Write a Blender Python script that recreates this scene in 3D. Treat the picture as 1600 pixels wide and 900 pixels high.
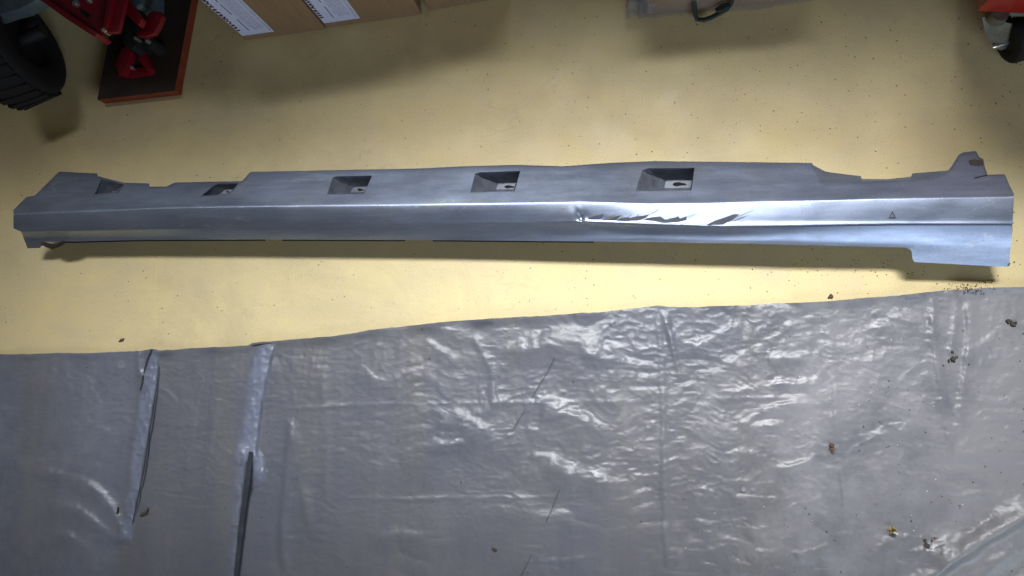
import bpy, bmesh, math, random
import numpy as np
from mathutils import Vector, Matrix

for o in list(bpy.data.objects): bpy.data.objects.remove(o)
scene = bpy.context.scene
COL = scene.collection
rng = np.random.default_rng(7)
random.seed(7)

# ------------------------------------------------------------------ camera
W0, H0 = 1600.0, 900.0
FPX, CAMH = 1256.0, 1.40
NADIR = (965.0, 570.0)                       # where a plumb line from the lens meets the picture
up = -Vector(((NADIR[0]-800)/FPX, -(NADIR[1]-450)/FPX, -1.0)).normalized()
xr = (Vector((1, 0, 0)) - up*up.x).normalized()
yr = up.cross(xr)
ROT = Matrix((xr, yr, up))                    # camera axes -> world axes
cam_d = bpy.data.cameras.new('camera')
cam_d.sensor_width = 36.0
cam_d.lens = 36.0*FPX/W0
cam_d.clip_start, cam_d.clip_end = 0.02, 60
cam = bpy.data.objects.new('camera', cam_d)
COL.objects.link(cam)
cam.matrix_world = Matrix.Translation((0, 0, CAMH)) @ ROT.to_4x4()
scene.camera = cam
RN = np.array(ROT)

def at(px, py, z=0.0):
    """world point at height z whose picture falls on photo pixel (px, py)"""
    px, py, z = np.broadcast_arrays(np.asarray(px, float), np.asarray(py, float), np.asarray(z, float))
    d = np.stack([(px-800)/FPX, -(py-450)/FPX, -np.ones_like(px)], -1) @ RN.T
    t = (z-CAMH)/d[..., 2]
    return np.array([0, 0, CAMH]) + d*t[..., None]
def P(px, py, z=0.0): return Vector(at(px, py, z).tolist())

# ------------------------------------------------------------------ light
world = bpy.data.worlds.new('World'); scene.world = world
world.use_nodes = True
bg = world.node_tree.nodes['Background']
bg.inputs['Color'].default_value = (1.0, 0.80, 0.52, 1)
bg.inputs['Strength'].default_value = 0.042

def area(name, loc, target, sx, sy, power, col, spread=180):
    l = bpy.data.lights.new(name, 'AREA'); l.shape = 'RECTANGLE'
    l.size, l.size_y, l.energy, l.color = sx, sy, power, col
    l.spread = math.radians(spread)
    o = bpy.data.objects.new(name, l); COL.objects.link(o)
    o.location = loc
    d = Vector(target)-Vector(loc)
    o.rotation_euler = d.to_track_quat('-Z', 'Y').to_euler()
    return o
area('ceiling_strip_light', (0.30, 1.02, 2.0), (0.22, 0.0, 0), 1.05, 0.22, 4.0, (0.97, 0.98, 1.0), 31)
area('ceiling_strip_light', (-0.78, 1.02, 2.0), (-0.66, -0.05, 0), 1.05, 0.22, 2.3, (0.95, 0.97, 1.0), 31)
area('garage_door_daylight', (1.25, -2.0, 1.3), (0.55, 0.0, 0.0), 2.4, 1.0, 17, (0.74, 0.85, 1.0), 120)

scene.view_settings.view_transform = 'Standard'
scene.view_settings.look = 'None'
scene.view_settings.exposure = 0.0
scene.view_settings.gamma = 1.0
scene.render.engine = 'CYCLES'
scene.render.resolution_x, scene.render.resolution_y = 1024, 576

# ------------------------------------------------------------------ material helpers
def new_mat(name):
    m = bpy.data.materials.new(name); m.use_nodes = True
    nt = m.node_tree
    return m, nt, nt.nodes['Principled BSDF']
def setp(b, **kw):
    for k, v in kw.items():
        k = k.replace('_', ' ')
        if k in b.inputs: b.inputs[k].default_value = v
def C4(c): return (c[0], c[1], c[2], 1)
def noise(nt, scale, detail=4, rough=0.55, stretch=None, dist=0.0):
    n = nt.nodes.new('ShaderNodeTexNoise')
    n.inputs['Scale'].default_value = scale; n.inputs['Detail'].default_value = detail
    n.inputs['Roughness'].default_value = rough; n.inputs['Distortion'].default_value = dist
    tc = nt.nodes.new('ShaderNodeTexCoord'); mp = nt.nodes.new('ShaderNodeMapping')
    if stretch: mp.inputs['Scale'].default_value = stretch
    nt.links.new(tc.outputs['Object'], mp.inputs['Vector']); nt.links.new(mp.outputs['Vector'], n.inputs['Vector'])
    return n.outputs['Fac']
def ramp(nt, fac, stops):
    r = nt.nodes.new('ShaderNodeValToRGB'); e = r.color_ramp.elements
    while len(e) < len(stops): e.new(0.5)
    for el, (p, c) in zip(e, stops):
        el.position = p; el.color = C4(c) if not isinstance(c, (int, float)) else (c, c, c, 1)
    nt.links.new(fac, r.inputs['Fac'])
    return r.outputs['Color']
def mix(nt, fac, a, b, mode='MIX'):
    n = nt.nodes.new('ShaderNodeMix'); n.data_type = 'RGBA'; n.blend_type = mode
    for sock, v in ((n.inputs[0], fac), (n.inputs[6], a), (n.inputs[7], b)):
        if hasattr(v, 'links') or hasattr(v, 'is_linked'): nt.links.new(v, sock)
        elif isinstance(v, (int, float)): sock.default_value = v
        else: sock.default_value = C4(v)
    return n.outputs[2]
def bump(nt, b, h, strength, dist):
    n = nt.nodes.new('ShaderNodeBump'); n.inputs['Strength'].default_value = strength; n.inputs['Distance'].default_value = dist
    nt.links.new(h, n.inputs['Height'])
    prev = b.inputs['Normal']
    if prev.is_linked: nt.links.new(prev.links[0].from_socket, n.inputs['Normal'])
    nt.links.new(n.outputs['Normal'], b.inputs['Normal'])

def plain(name, col, rough=0.5, metal=0.0, var=0.25, scale=40, bmp=0.0, coat=0.0):
    m, nt, b = new_mat(name)
    f = noise(nt, scale, 5, 0.6)
    c = mix(nt, ramp(nt, f, [(0.3, 0), (0.7, 1)]), tuple(v*(1-var) for v in col), tuple(min(1, v*(1+var)) for v in col))
    nt.links.new(c, b.inputs['Base Color'])
    setp(b, Roughness=rough, Metallic=metal, Coat_Weight=coat)
    if bmp: bump(nt, b, noise(nt, scale*6, 3), bmp, 0.001)
    return m

# painted concrete floor
def floor_mat():
    m, nt, b = new_mat('yellow_floor_paint')
    base = mix(nt, ramp(nt, noise(nt, 1.6, 5, 0.6), [(0.32, 0), (0.68, 1)]), (0.69, 0.56, 0.27), (0.76, 0.635, 0.345))
    base = mix(nt, ramp(nt, noise(nt, 9, 6, 0.65), [(0.35, 0), (0.75, 1)]), base, (0.62, 0.52, 0.31))
    grain = ramp(nt, noise(nt, 420, 3, 0.7), [(0.30, 0.72), (0.62, 1.0)])
    base = mix(nt, 0.55, base, mix(nt, 1.0, base, grain, 'MULTIPLY'))
    dirt = ramp(nt, noise(nt, 3.2, 8, 0.72, dist=0.6), [(0.54, 0), (0.76, 1)])
    base = mix(nt, mix(nt, 1.0, dirt, (0.45, 0.45, 0.45), 'MULTIPLY'), base, (0.36, 0.30, 0.17))
    sc = ramp(nt, noise(nt, 2.6, 4, 0.55, (0.6, 1.4, 1), 1.5), [(0.493, 0), (0.500, 1), (0.507, 0)])
    sc = mix(nt, 1.0, sc, ramp(nt, noise(nt, 5.5, 5, 0.6), [(0.50, 0), (0.62, 0.20)]), 'MULTIPLY')
    base = mix(nt, sc, base, (0.30, 0.25, 0.15))
    worn = ramp(nt, noise(nt, 6, 7, 0.72, (0.35, 1.3, 1)), [(0.52, 0), (0.70, 0.45)])
    base = mix(nt, worn, base, (0.52, 0.45, 0.29))
    tiny = ramp(nt, noise(nt, 150, 2, 0.5), [(0.70, 0), (0.76, 1)])
    base = mix(nt, mix(nt, 1.0, tiny, (0.5, 0.5, 0.5), 'MULTIPLY'), base, (0.25, 0.2, 0.12))
    nt.links.new(base, b.inputs['Base Color'])
    nt.links.new(ramp(nt, noise(nt, 14, 5), [(0.3, 0.42), (0.7, 0.60)]), b.inputs['Roughness'])
    setp(b, Specular_IOR_Level=0.35)
    bump(nt, b, noise(nt, 260, 4, 0.6), 0.18, 0.0015)
    bump(nt, b, noise(nt, 40, 3, 0.5), 0.12, 0.003)
    return m
# weathered metallic grey paint
def paint_mat(name, worn):
    m, nt, b = new_mat(name)
    base = mix(nt, ramp(nt, noise(nt, 26, 6, 0.6, (0.35, 1, 1)), [(0.3, 0), (0.7, 1)]), (0.265, 0.32, 0.44), (0.325, 0.38, 0.50))
    streak = ramp(nt, noise(nt, 60, 6, 0.7, (0.12, 1.0, 1.0)), [(0.38, 0), (0.72, 1)])
    base = mix(nt, mix(nt, 1.0, streak, (worn, worn, worn), 'MULTIPLY'), base, (0.19, 0.22, 0.29))
    dust = ramp(nt, noise(nt, 8, 7, 0.7), [(0.50, 0), (0.75, 1)])
    base = mix(nt, mix(nt, 1.0, dust, (0.55, 0.55, 0.55), 'MULTIPLY'), base, (0.31, 0.32, 0.35))
    fine = ramp(nt, noise(nt, 70, 5, 0.75, (0.05, 1.6, 1.6)), [(0.40, 1.0), (0.62, 0.86)])
    base = mix(nt, 0.6, base, mix(nt, 1.0, base, fine, 'MULTIPLY'))
    scr = ramp(nt, noise(nt, 5, 3, 0.5, (0.5, 3, 3), 1.2), [(0.492, 0), (0.500, 1), (0.508, 0)])
    scr = mix(nt, 1.0, scr, ramp(nt, noise(nt, 11, 4, 0.6), [(0.50, 0), (0.62, 0.7)]), 'MULTIPLY')
    base = mix(nt, scr, base, (0.44, 0.46, 0.50))
    sp = ramp(nt, noise(nt, 260, 3, 0.6), [(0.62, 0), (0.70, 1)])
    base = mix(nt, mix(nt, 1.0, sp, (0.5, 0.5, 0.5), 'MULTIPLY'), base, (0.13, 0.135, 0.15))
    gr = ramp(nt, noise(nt, 520, 3, 0.7), [(0.30, 0.78), (0.65, 1.0)])
    base = mix(nt, 0.7, base, mix(nt, 1.0, base, gr, 'MULTIPLY'))
    nt.links.new(base, b.inputs['Base Color'])
    setp(b, Metallic=0.72, Specular_IOR_Level=0.5)
    r0 = ramp(nt, noise(nt, 30, 6, 0.7, (0.3, 1, 1)), [(0.28, 0.28), (0.72, 0.47)])
    nt.links.new(r0, b.inputs['Roughness'])
    bump(nt, b, noise(nt, 900, 2, 0.6), 0.10, 0.0006)
    return m
def sheet_mat():
    m, nt, b = new_mat('grey_plastic_film')
    base = mix(nt, ramp(nt, noise(nt, 2.2, 6, 0.65), [(0.36, 0), (0.66, 1)]), (0.104, 0.112, 0.143), (0.147, 0.146, 0.156))
    vert = ramp(nt, noise(nt, 13, 5, 0.7, (1.0, 0.05, 1)), [(0.35, 0), (0.7, 1)])
    base = mix(nt, mix(nt, 1.0, vert, (0.6, 0.6, 0.6), 'MULTIPLY'), base, (0.096, 0.102, 0.118))
    band = ramp(nt, noise(nt, 4.2, 4, 0.6, (1.6, 0.14, 1)), [(0.48, 0), (0.70, 0.5)])
    base = mix(nt, band, base, (0.150, 0.143, 0.135))      # floor colour showing through where the film lies flat
    dust = ramp(nt, noise(nt, 7, 8, 0.75), [(0.56, 0), (0.76, 1)])
    base = mix(nt, mix(nt, 1.0, dust, (0.40, 0.40, 0.40), 'MULTIPLY'), base, (0.20, 0.19, 0.165))
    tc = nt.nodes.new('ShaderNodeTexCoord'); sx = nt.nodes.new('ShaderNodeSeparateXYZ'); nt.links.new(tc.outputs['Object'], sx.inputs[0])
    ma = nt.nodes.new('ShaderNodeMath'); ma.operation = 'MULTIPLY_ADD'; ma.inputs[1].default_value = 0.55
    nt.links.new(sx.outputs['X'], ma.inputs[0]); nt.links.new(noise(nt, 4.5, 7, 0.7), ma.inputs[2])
    base = mix(nt, ramp(nt, ma.outputs[0], [(0.60, 0), (0.84, 0.95)]), base, (0.225, 0.225, 0.235))      # dust tone made paler towards the right, painting in the brighter light there
    sp = ramp(nt, noise(nt, 170, 2, 0.5), [(0.71, 0), (0.77, 1)])
    base = mix(nt, mix(nt, 1.0, sp, (0.5, 0.5, 0.5), 'MULTIPLY'), base, (0.07, 0.065, 0.06))
    at_ = nt.nodes.new('ShaderNodeAttribute'); at_.attribute_name = 'fold_sheen'
    base = mix(nt, at_.outputs['Fac'], base, mix(nt, ramp(nt, noise(nt, 30, 5, 0.7), [(0.3, 0), (0.7, 1)]), (0.12, 0.14, 0.205), (0.21, 0.235, 0.31)))   # pale blue gloss of the doubled-over film, painted into its colour
    nt.links.new(base, b.inputs['Base Color'])
    nt.links.new(ramp(nt, noise(nt, 9, 6, 0.7), [(0.3, 0.32), (0.7, 0.47)]), b.inputs['Roughness'])
    setp(b, Specular_IOR_Level=0.55)
    bump(nt, b, noise(nt, 45, 5, 0.65, (0.7, 1.0, 1), 0.8), 0.30, 0.004)
    bump(nt, b, noise(nt, 380, 3, 0.6), 0.14, 0.001)
    return m
def card_mat():
    m, nt, b = new_mat('brown_cardboard')
    f = noise(nt, 90, 5, 0.6, (1, 1, 0.15))
    c = mix(nt, ramp(nt, f, [(0.3, 0), (0.7, 1)]), (0.24, 0.155, 0.085), (0.30, 0.20, 0.115))
    nt.links.new(c, b.inputs['Base Color']); setp(b, Roughness=0.8)
    bump(nt, b, noise(nt, 300, 3), 0.2, 0.0008)
    return m
def wrap_mat():
    m, nt, b = new_mat('clear_wrap_film')
    setp(b, Roughness=0.14, IOR=1.35, Transmission_Weight=0.2, Alpha=0.24, Coat_Weight=0.6)
    b.inputs['Base Color'].default_value = (0.42, 0.44, 0.48, 1)
    bump(nt, b, noise(nt, 30, 5, 0.7), 0.8, 0.01)
    return m

M = dict(
    floor=floor_mat(), paint=paint_mat('silver_grey_paint', 0.5), sheet=sheet_mat(), card=card_mat(), wrap=wrap_mat(),
    haze=plain('dried_residue', (0.17, 0.18, 0.21), 0.7, 0, 0.3, 120),
    filmdark=plain('pleat_shade_and_splits', (0.030, 0.034, 0.046), 1.0, 0, 0.3, 60),  # near-black: painted shade of the pleat gaps, also the hairline splits
    fold=plain('folded_film', (0.12, 0.135, 0.185), 0.36, 0, 0.35, 45, 0.5),
    pocket=plain('grey_pocket_plastic', (0.125, 0.14, 0.175), 0.5, 0.15, 0.3, 60),
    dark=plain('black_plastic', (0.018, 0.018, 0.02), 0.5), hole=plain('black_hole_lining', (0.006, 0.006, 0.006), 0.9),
    scuff=plain('scuffed_black_plastic', (0.05, 0.055, 0.075), 0.7, bmp=0.3, scale=200),
    red=plain('red_enamel', (0.20, 0.004, 0.014), 0.4, 0, 0.2, 20, coat=0.2),
    redbox=plain('red_cabinet_enamel', (0.30, 0.012, 0.007), 0.35, 0, 0.12, 15, coat=0.3),
    steel=plain('dull_zinc_steel', (0.13, 0.126, 0.10), 0.55, 0.4, 0.3, 60),
    bolt=plain('bolt_steel', (0.6, 0.62, 0.58), 0.3, 0.9),
    slate=plain('grey_cast_metal', (0.12, 0.16, 0.18), 0.5, 0.3),
    board=plain('dark_stained_board', (0.028, 0.017, 0.012), 0.6, 0, 0.4, 25, 0.2), boardedge=plain('red_brown_board_edge', (0.21, 0.036, 0.014), 0.55, 0, 0.3, 40),
    rubber=plain('black_rubber', (0.0032, 0.0032, 0.0045), 0.85, bmp=0.3), paper=plain('white_label_paper', (0.62, 0.68, 0.92), 0.6, 0, 0.03, 30),
    ink=plain('black_ink', (0.03, 0.03, 0.05), 0.7), ink2=plain('grey_ink', (0.28, 0.30, 0.40), 0.7),
    mud=plain('dark_mud', (0.06, 0.05, 0.04), 0.9, bmp=0.5, scale=200), rust=plain('rusty_brown', (0.026, 0.015, 0.011), 0.85, 0, 0.5, 120),
    leaf=plain('dry_yellow_leaf', (0.36, 0.27, 0.08), 0.8, 0, 0.5, 200), twig=plain('brown_twig', (0.10, 0.065, 0.045), 0.85, 0, 0.4, 200),
    pale=plain('pale_chip', (0.7, 0.7, 0.68), 0.6), strap=plain('dark_teal_strap', (0.012, 0.028, 0.03), 0.4),
)

# ------------------------------------------------------------------ object helpers
def empty(name, loc, label, cat, group=None):
    o = bpy.data.objects.new(name, None); COL.objects.link(o); o.location = loc
    o.empty_display_size = 0.05
    o['label'] = label; o['category'] = cat
    if group: o['group'] = group
    return o
def tag(o, label, cat, group=None):
    o['label'] = label; o['category'] = cat
    if group: o['group'] = group
    return o
def sharpen(bm, ang=35):
    a = math.radians(ang)
    for f in bm.faces: f.smooth = True
    for e in bm.edges:
        if len(e.link_faces) == 2 and e.calc_face_angle(0) > a: e.smooth = False
def obj(name, bm, mat, parent=None, ang=35, recalc=True):
    if recalc: bmesh.ops.recalc_face_normals(bm, faces=bm.faces)
    sharpen(bm, ang)
    if parent is not None: bmesh.ops.translate(bm, verts=bm.verts, vec=-world_loc(parent))
    me = bpy.data.meshes.new(name); bm.to_mesh(me); bm.free()
    for m_ in (mat if isinstance(mat, (list, tuple)) else [mat]): me.materials.append(m_)
    o = bpy.data.objects.new(name, me); COL.objects.link(o)
    if parent is not None: o.parent = parent
    return o
def world_loc(o):
    v = Vector((0, 0, 0))
    while o is not None: v += o.location; o = o.parent
    return v
def prism(bm, bottom, top):
    """closed solid between two matching loops"""
    b = [bm.verts.new(p) for p in bottom]; t = [bm.verts.new(p) for p in top]
    n = len(b)
    bm.faces.new(b[::-1]); bm.faces.new(t)
    for i in range(n): bm.faces.new((b[i], b[(i+1) % n], t[(i+1) % n], t[i]))
def px_prism(bm, poly, z0, z1):
    """upright plate whose upper outline is a photo outline; its lower loop is straight beneath"""
    top = [P(x, y, z1) for x, y in poly]
    prism(bm, [Vector((p.x, p.y, z0)) for p in top], top)
def bevel(bm, w, seg=2, ang=30):
    es = [e for e in bm.edges if len(e.link_faces) == 2 and e.calc_face_angle(0) > math.radians(ang)]
    bmesh.ops.bevel(bm, geom=es, offset=w, segments=seg, affect='EDGES', clamp_overlap=True, profile=0.6)
def cyl(bm, a, b, r0, r1=None, n=20):
    r1 = r0 if r1 is None else r1
    d = (b-a).normalized(); u = d.orthogonal().normalized(); v = d.cross(u)
    A = [a+(u*math.cos(2*math.pi*i/n)+v*math.sin(2*math.pi*i/n))*r0 for i in range(n)]
    B = [b+(u*math.cos(2*math.pi*i/n)+v*math.sin(2*math.pi*i/n))*r1 for i in range(n)]
    prism(bm, A, B)
def lathe(bm, c, axis, prof, n=40):
    """prof: list of (offset along axis, radius); closed ring profile"""
    d = axis.normalized(); u = d.orthogonal().normalized(); v = d.cross(u)
    rings = []
    for i in range(n):
        a = 2*math.pi*i/n; w = u*math.cos(a)+v*math.sin(a)
        rings.append([bm.verts.new(c+d*s+w*r) for s, r in prof])
    m = len(prof)
    for i in range(n):
        for j in range(m):
            q = (rings[i][j], rings[(i+1) % n][j], rings[(i+1) % n][(j+1) % m], rings[i][(j+1) % m])
            bm.faces.new(q)
def tube(bm, pts, r, n=8):
    rings = []
    for i, p in enumerate(pts):
        d = (pts[min(i+1, len(pts)-1)]-pts[max(i-1, 0)]).normalized()
        u = d.cross(Vector((0.13, 0.21, 1))).normalized(); v = d.cross(u)
        rr = r[i] if isinstance(r, (list, tuple)) else r
        rings.append([bm.verts.new(p+(u*math.cos(2*math.pi*k/n)+v*math.sin(2*math.pi*k/n))*rr) for k in range(n)])
    for a, b in zip(rings[:-1], rings[1:]):
        for k in range(n): bm.faces.new((a[k], a[(k+1) % n], b[(k+1) % n], b[k]))
    bm.faces.new(rings[0][::-1]); bm.faces.new(rings[-1])
def grid_faces(bm, V):
    for i in range(len(V)-1):
        for j in range(len(V[0])-1):
            bm.faces.new((V[i][j], V[i+1][j], V[i+1][j+1], V[i][j+1]))
def vnoise(x, y, seed):
    """smooth value noise, numpy"""
    r = np.random.default_rng(seed).random((64, 64))
    xi, yi = np.floor(x).astype(int), np.floor(y).astype(int)
    fx, fy = x-xi, y-yi
    fx, fy = fx*fx*fx*(fx*(fx*6-15)+10), fy*fy*fy*(fy*(fy*6-15)+10)
    g = lambda a, b: r[a % 64, b % 64]
    return (g(xi, yi)*(1-fx)+g(xi+1, yi)*fx)*(1-fy)+(g(xi, yi+1)*(1-fx)+g(xi+1, yi+1)*fx)*fy

# ------------------------------------------------------------------ floor
bm = bmesh.new()
bm.faces.new([bm.verts.new(p) for p in ((-5, -5, 0), (5, -5, 0), (5, 5, 0), (-5, 5, 0))])
fl = obj('floor', bm, M['floor']); fl['kind'] = 'structure'

# ------------------------------------------------------------------ the side skirt
def curve(pts):
    a = np.array(pts, float)
    return lambda x: np.interp(x, a[:, 0], a[:, 1])
BACK = [(21, 328), (41, 308), (55, 305), (92, 268), (152, 271), (152.8, 275), (175, 281), (194, 285.6), (233, 286.5), (233.8, 291.5), (260, 291.5), (273, 285), (378, 283), (391, 268.5), (661, 263), (724, 259.7),
        (808, 257.5), (880, 259.7), (910, 257.5), (955, 254.4), (1024, 251.6), (1268, 254.4), (1271, 258), (1278, 262), (1290, 268), (1310, 271), (1345, 275), (1346.5, 279.5), (1385, 280), (1424, 276), (1425, 271), (1482, 266),
        (1490, 255), (1497.5, 242.5), (1505, 238), (1525, 236), (1530, 245), (1537, 249), (1537.8, 257.5), (1543, 273), (1570, 272), (1575, 284), (1580, 294), (1584, 303)]
SHOULD = [(21, 329), (41, 309.5), (55, 306.5), (92, 270), (152, 274), (194, 288), (260, 293.5), (378, 285), (391, 270), (661, 264.5), (880, 261.3), (1024, 253.2), (1268, 256), (1287, 291), (1345, 285), (1385, 283), (1424, 282), (1460, 278), (1484, 267), (1497, 246), (1525, 238), (1545, 275), (1570, 274), (1584, 304)]
CREST = [(21, 335), (52, 333), (257, 325), (420, 322), (630, 320), (880, 316.5), (906, 315.5), (960, 317), (1012, 318.5), (1099, 317.7), (1185, 315), (1300, 313), (1355, 311), (1575, 307.5), (1584, 306.5)]
CREASE = [(21, 354), (33, 360), (236, 356.5), (420, 352), (600, 345.5), (755, 345.6), (880, 346), (920, 346.8), (1041, 351), (1127, 353.6), (1200, 353), (1275, 352), (1400, 350), (1584, 350)]
EDGE = [(21, 357), (33, 362), (43, 388), (62, 387.5), (70, 378), (115, 377.5), (218, 375), (417, 374.3), (674, 375.3), (880, 377), (1012, 378), (1185, 381), (1415, 387), (1420, 389), (1424, 392), (1426, 405), (1429, 409.5), (1572, 417), (1577, 410), (1582, 352), (1584, 312)]
fB, fS, fC, fK, fE = map(curve, (BACK, SHOULD, CREST, CREASE, EDGE))
fE0 = curve([(21, 375), (115, 377.5), (218, 375), (417, 374.3), (674, 375.3), (880, 377), (1012, 378), (1185, 381), (1415, 387), (1584, 391)])
ZC = 0.108                                                   # height of the crest above the floor
fzc = curve([(21, 0.100), (300, 0.106), (900, 0.108), (1584, 0.104)])
fk = curve([(21, 0.00072), (300, 0.00062), (500, 0.00048), (750, 0.00044), (950, 0.00056), (1584, 0.00068)])          # fall of the upper face towards the back, metres per photo pixel
fdrop = curve([(21, 0.001), (1268, 0.0015), (1280, 0.006), (1290, 0.011), (1345, 0.011), (1385, 0.004), (1424, 0.010), (1475, 0.008), (1486, 0.0015), (1584, 0.0015)])   # extra fall of the back flange
fstep = curve([(21, 0.003), (200, 0.003), (300, 0.0), (620, 0.0), (780, 0.0008), (890, 0.0030), (930, 0.0075), (1010, 0.0125), (1150, 0.013), (1584, 0.010)])
fw = curve([(21, 0.55), (200, 0.45), (330, 0.0), (600, 0.0), (760, 0.30), (890, 0.65), (1000, 1.0), (1584, 1.0)])
def skirt_z(px, py):
    px, py = np.asarray(px, float), np.asarray(py, float)
    yb, ys, yc, yk, ye = fB(px), fS(px), fC(px), fK(px), fE(px)
    ys = np.minimum(np.maximum(ys, yb+0.5), yc-2.5)
    zc = fzc(px)
    zs = zc-fk(px)*(yc-ys)
    t1 = np.clip((ys-py)/np.maximum(ys-yb, .3), 0, 1)
    z_back = zs-fk(px)*(ys-py)-fdrop(px)*t1**1.3
    z_up = zc-fk(px)*(yc-py)
    # front: convex sweep (left) against face + step + flare (right)
    ye = fE0(px); L = np.maximum(ye-yc, 3)
    t = np.clip((py-yc)/L, 0, 1.6)
    ln = np.interp(px, [21, 250, 450], [0.50, 0.40, 0.10])
    zA = zc-0.046*(ln*t+(1-ln)*np.abs(t)**1.9)
    tf = np.clip((py-yc)/np.maximum(yk-yc, 2), 0, 1)
    drop = np.interp(px, [21, 820, 1000, 1250, 1400, 1584], [0.008, 0.007, 0.0004, 0.0022, 0.005, 0.006])
    z_face = zc-drop*tf**1.7
    st = fstep(px)
    ts = np.clip((py-yk)/2.2, 0, 1)
    tl = np.clip((py-yk-2.2)/np.maximum(fE0(px)-yk-2.2, 3), 0, 1)
    low = np.maximum(np.interp(px, [21, 600, 900, 1250, 1584], [0.046, 0.046, 0.039, 0.034, 0.043])-drop-st, 0.004)
    pw = np.interp(px, [21, 900, 1150, 1400, 1584], [2.0, 1.9, 1.5, 1.25, 1.2])
    past = np.maximum(py-fE0(px), 0)*0.00048
    z_low = -st*ts-low*(1-(1-tl)**pw)-past
    # rounded bead along the crease
    bead = 0.0012*np.exp(-((py-yk+1.0)/1.5)**2)*np.clip((px-840)/80, 0, 1)
    zB = z_face+z_low+bead
    w = fw(px)
    z_front = (1-w)*zA+w*zB
    # upper face and front meet in a soft crest
    kk = np.interp(px, [21, 400, 900, 1584], [0.0014, 0.0011, 0.0008, 0.0009])
    zf_ = np.where(py < yc, zc-0.00008*(py-yc), z_front)
    h = np.clip(0.5+0.5*(zf_-z_up)/kk, 0, 1)
    z = zf_*(1-h)+z_up*h-kk*h*(1-h)
    z = np.where(py < ys, z_back, z)
    # dent where the crease was knocked in, and the pinched fold left of it
    dx, dy = px-909, py-338
    above = np.clip((yk+1.5-py)/4, 0, 1)
    z = z-above*0.0034*np.exp(-(dx/8)**2-(dy/6)**2)
    z = z+above*0.0012*np.exp(-((dx+16)/10)**2-((py-336)/9)**2)
    # sharp fold running from the crest down into the pinch
    fx, fy = 12.0, 20.0; fl_ = math.hypot(fx, fy)
    tt_ = np.clip(((px-897)*fx+(py-323)*fy)/fl_**2, 0, 1)
    sd = ((px-897)*fy-(py-323)*fx)/fl_
    dd = np.hypot(px-897-tt_*fx, py-323-tt_*fy)
    z = z-above*0.0015*np.exp(-(dd/3.2)**2)*tt_+above*0.0011*np.exp(-((dd-5)/3.5)**2)*(sd > 0)*tt_
    # smashed lower lip
    lip = np.clip((px-915)/20, 0, 1)*np.clip((1180-px)/60, 0, 1)*np.clip((py-yc-6)/14, 0, 1)*(py < yk)
    z = z-lip*0.0003*(vnoise(px/14+py/9, py/5, 5)+0.3)
    z = z+0.0010*(vnoise(px/110, py/60, 11)-0.5)+0.0005*(vnoise(px/37, py/30, 12)-0.5)
    return z

skirt = empty('side_skirt', P(800, 320, 0), 'long dented silver-grey car side skirt lying on the yellow floor', 'car part')
xs = np.unique(np.concatenate([np.arange(21, 1584, 3.0), [1584]]+[[p[0] for p in c] for c in (BACK, CREST, CREASE, EDGE)]+[np.arange(885, 935, 1.2), np.arange(1566, 1584, 1.5)]))
def rows_at(x):
    yb, yc, yk, ye = fB(x), fC(x), fK(x), fE(x)
    ys = min(max(fS(x), yb+0.5), yc-2.5)
    yk = min(max(yk, yc+2), ye-1.0)
    m1, m2, d1, d2 = max(yc-4, ys+.3), min(4, (yk-yc)*.3), min(2.2, (yk-yc)*.2), min(2.4, (ye-yk)*.4)
    return np.concatenate([np.linspace(yb, ys, 4)[:-1], np.linspace(ys, m1, 8)[:-1], np.linspace(m1, yc+m2, 9)[:-1], np.linspace(yc+m2, yk-d1, 9)[:-1], np.linspace(yk-d1, yk+d2, 9)[:-1], np.linspace(yk+d2, ye, 10)])

POCKETS = [  # rim tl,tr,br,bl ; ledge tl,tr,br,bl ; depth ; slot centre / half-length / half-width
    ([(1003, 266), (1013, 262.5), (1085.5, 262), (1080.5, 298), (993, 299)], [(1040, 280.5), (1083, 280.3), (1080, 295), (1037.5, 295.5)], 0.036, (1062, 288, 11, 3.0)),
    ([(742, 271.5), (750, 269), (813.5, 266.8), (804.5, 299), (735, 301)], [(778, 286), (808, 285), (803.5, 297), (774.5, 297.5)], 0.034, (796.5, 292, 8.5, 2.4)),
    ([(520, 277.5), (526, 275.5), (582, 274.2), (569, 303.5), (511, 304.5)], [(552.5, 292), (577, 290.6), (570, 301), (547, 302)], 0.031, (565, 296.3, 6.5, 2.3)),
    ([(336, 288), (341, 286.3), (374, 286), (360, 304), (313, 307)], [(352, 295.5), (368.5, 294.5), (359, 303.5), (342, 305.5)], 0.019, (359, 299.5, 5.5, 1.6)),
    ([(158, 281.2), (162, 281), (195, 288.2), (186, 301), (147, 305)], [(176.5, 298.8), (183.5, 297.5), (181, 301), (172, 302)], 0.019, None),
]
def inside(x, y, poly):
    r = False; n = len(poly)
    for i in range(n):
        (x0, y0), (x1, y1) = poly[i], poly[(i+1) % n]
        if (y0 > y) != (y1 > y) and x < (x1-x0)*(y-y0)/(y1-y0)+x0: r = not r
    return r
def near_rim(x, y):
    for rim, *_ in POCKETS:
        if min(p[0] for p in rim)-1 < x < max(p[0] for p in rim)+1 and min(p[1] for p in rim)-1 < y < max(p[1] for p in rim)+1:
            cx, cy = sum(p[0] for p in rim)/len(rim), sum(p[1] for p in rim)/len(rim)
            if inside(x, y, rim) or inside(cx+(x-cx)*.97, cy+(y-cy)*.955, rim): return True
    return False
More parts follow.
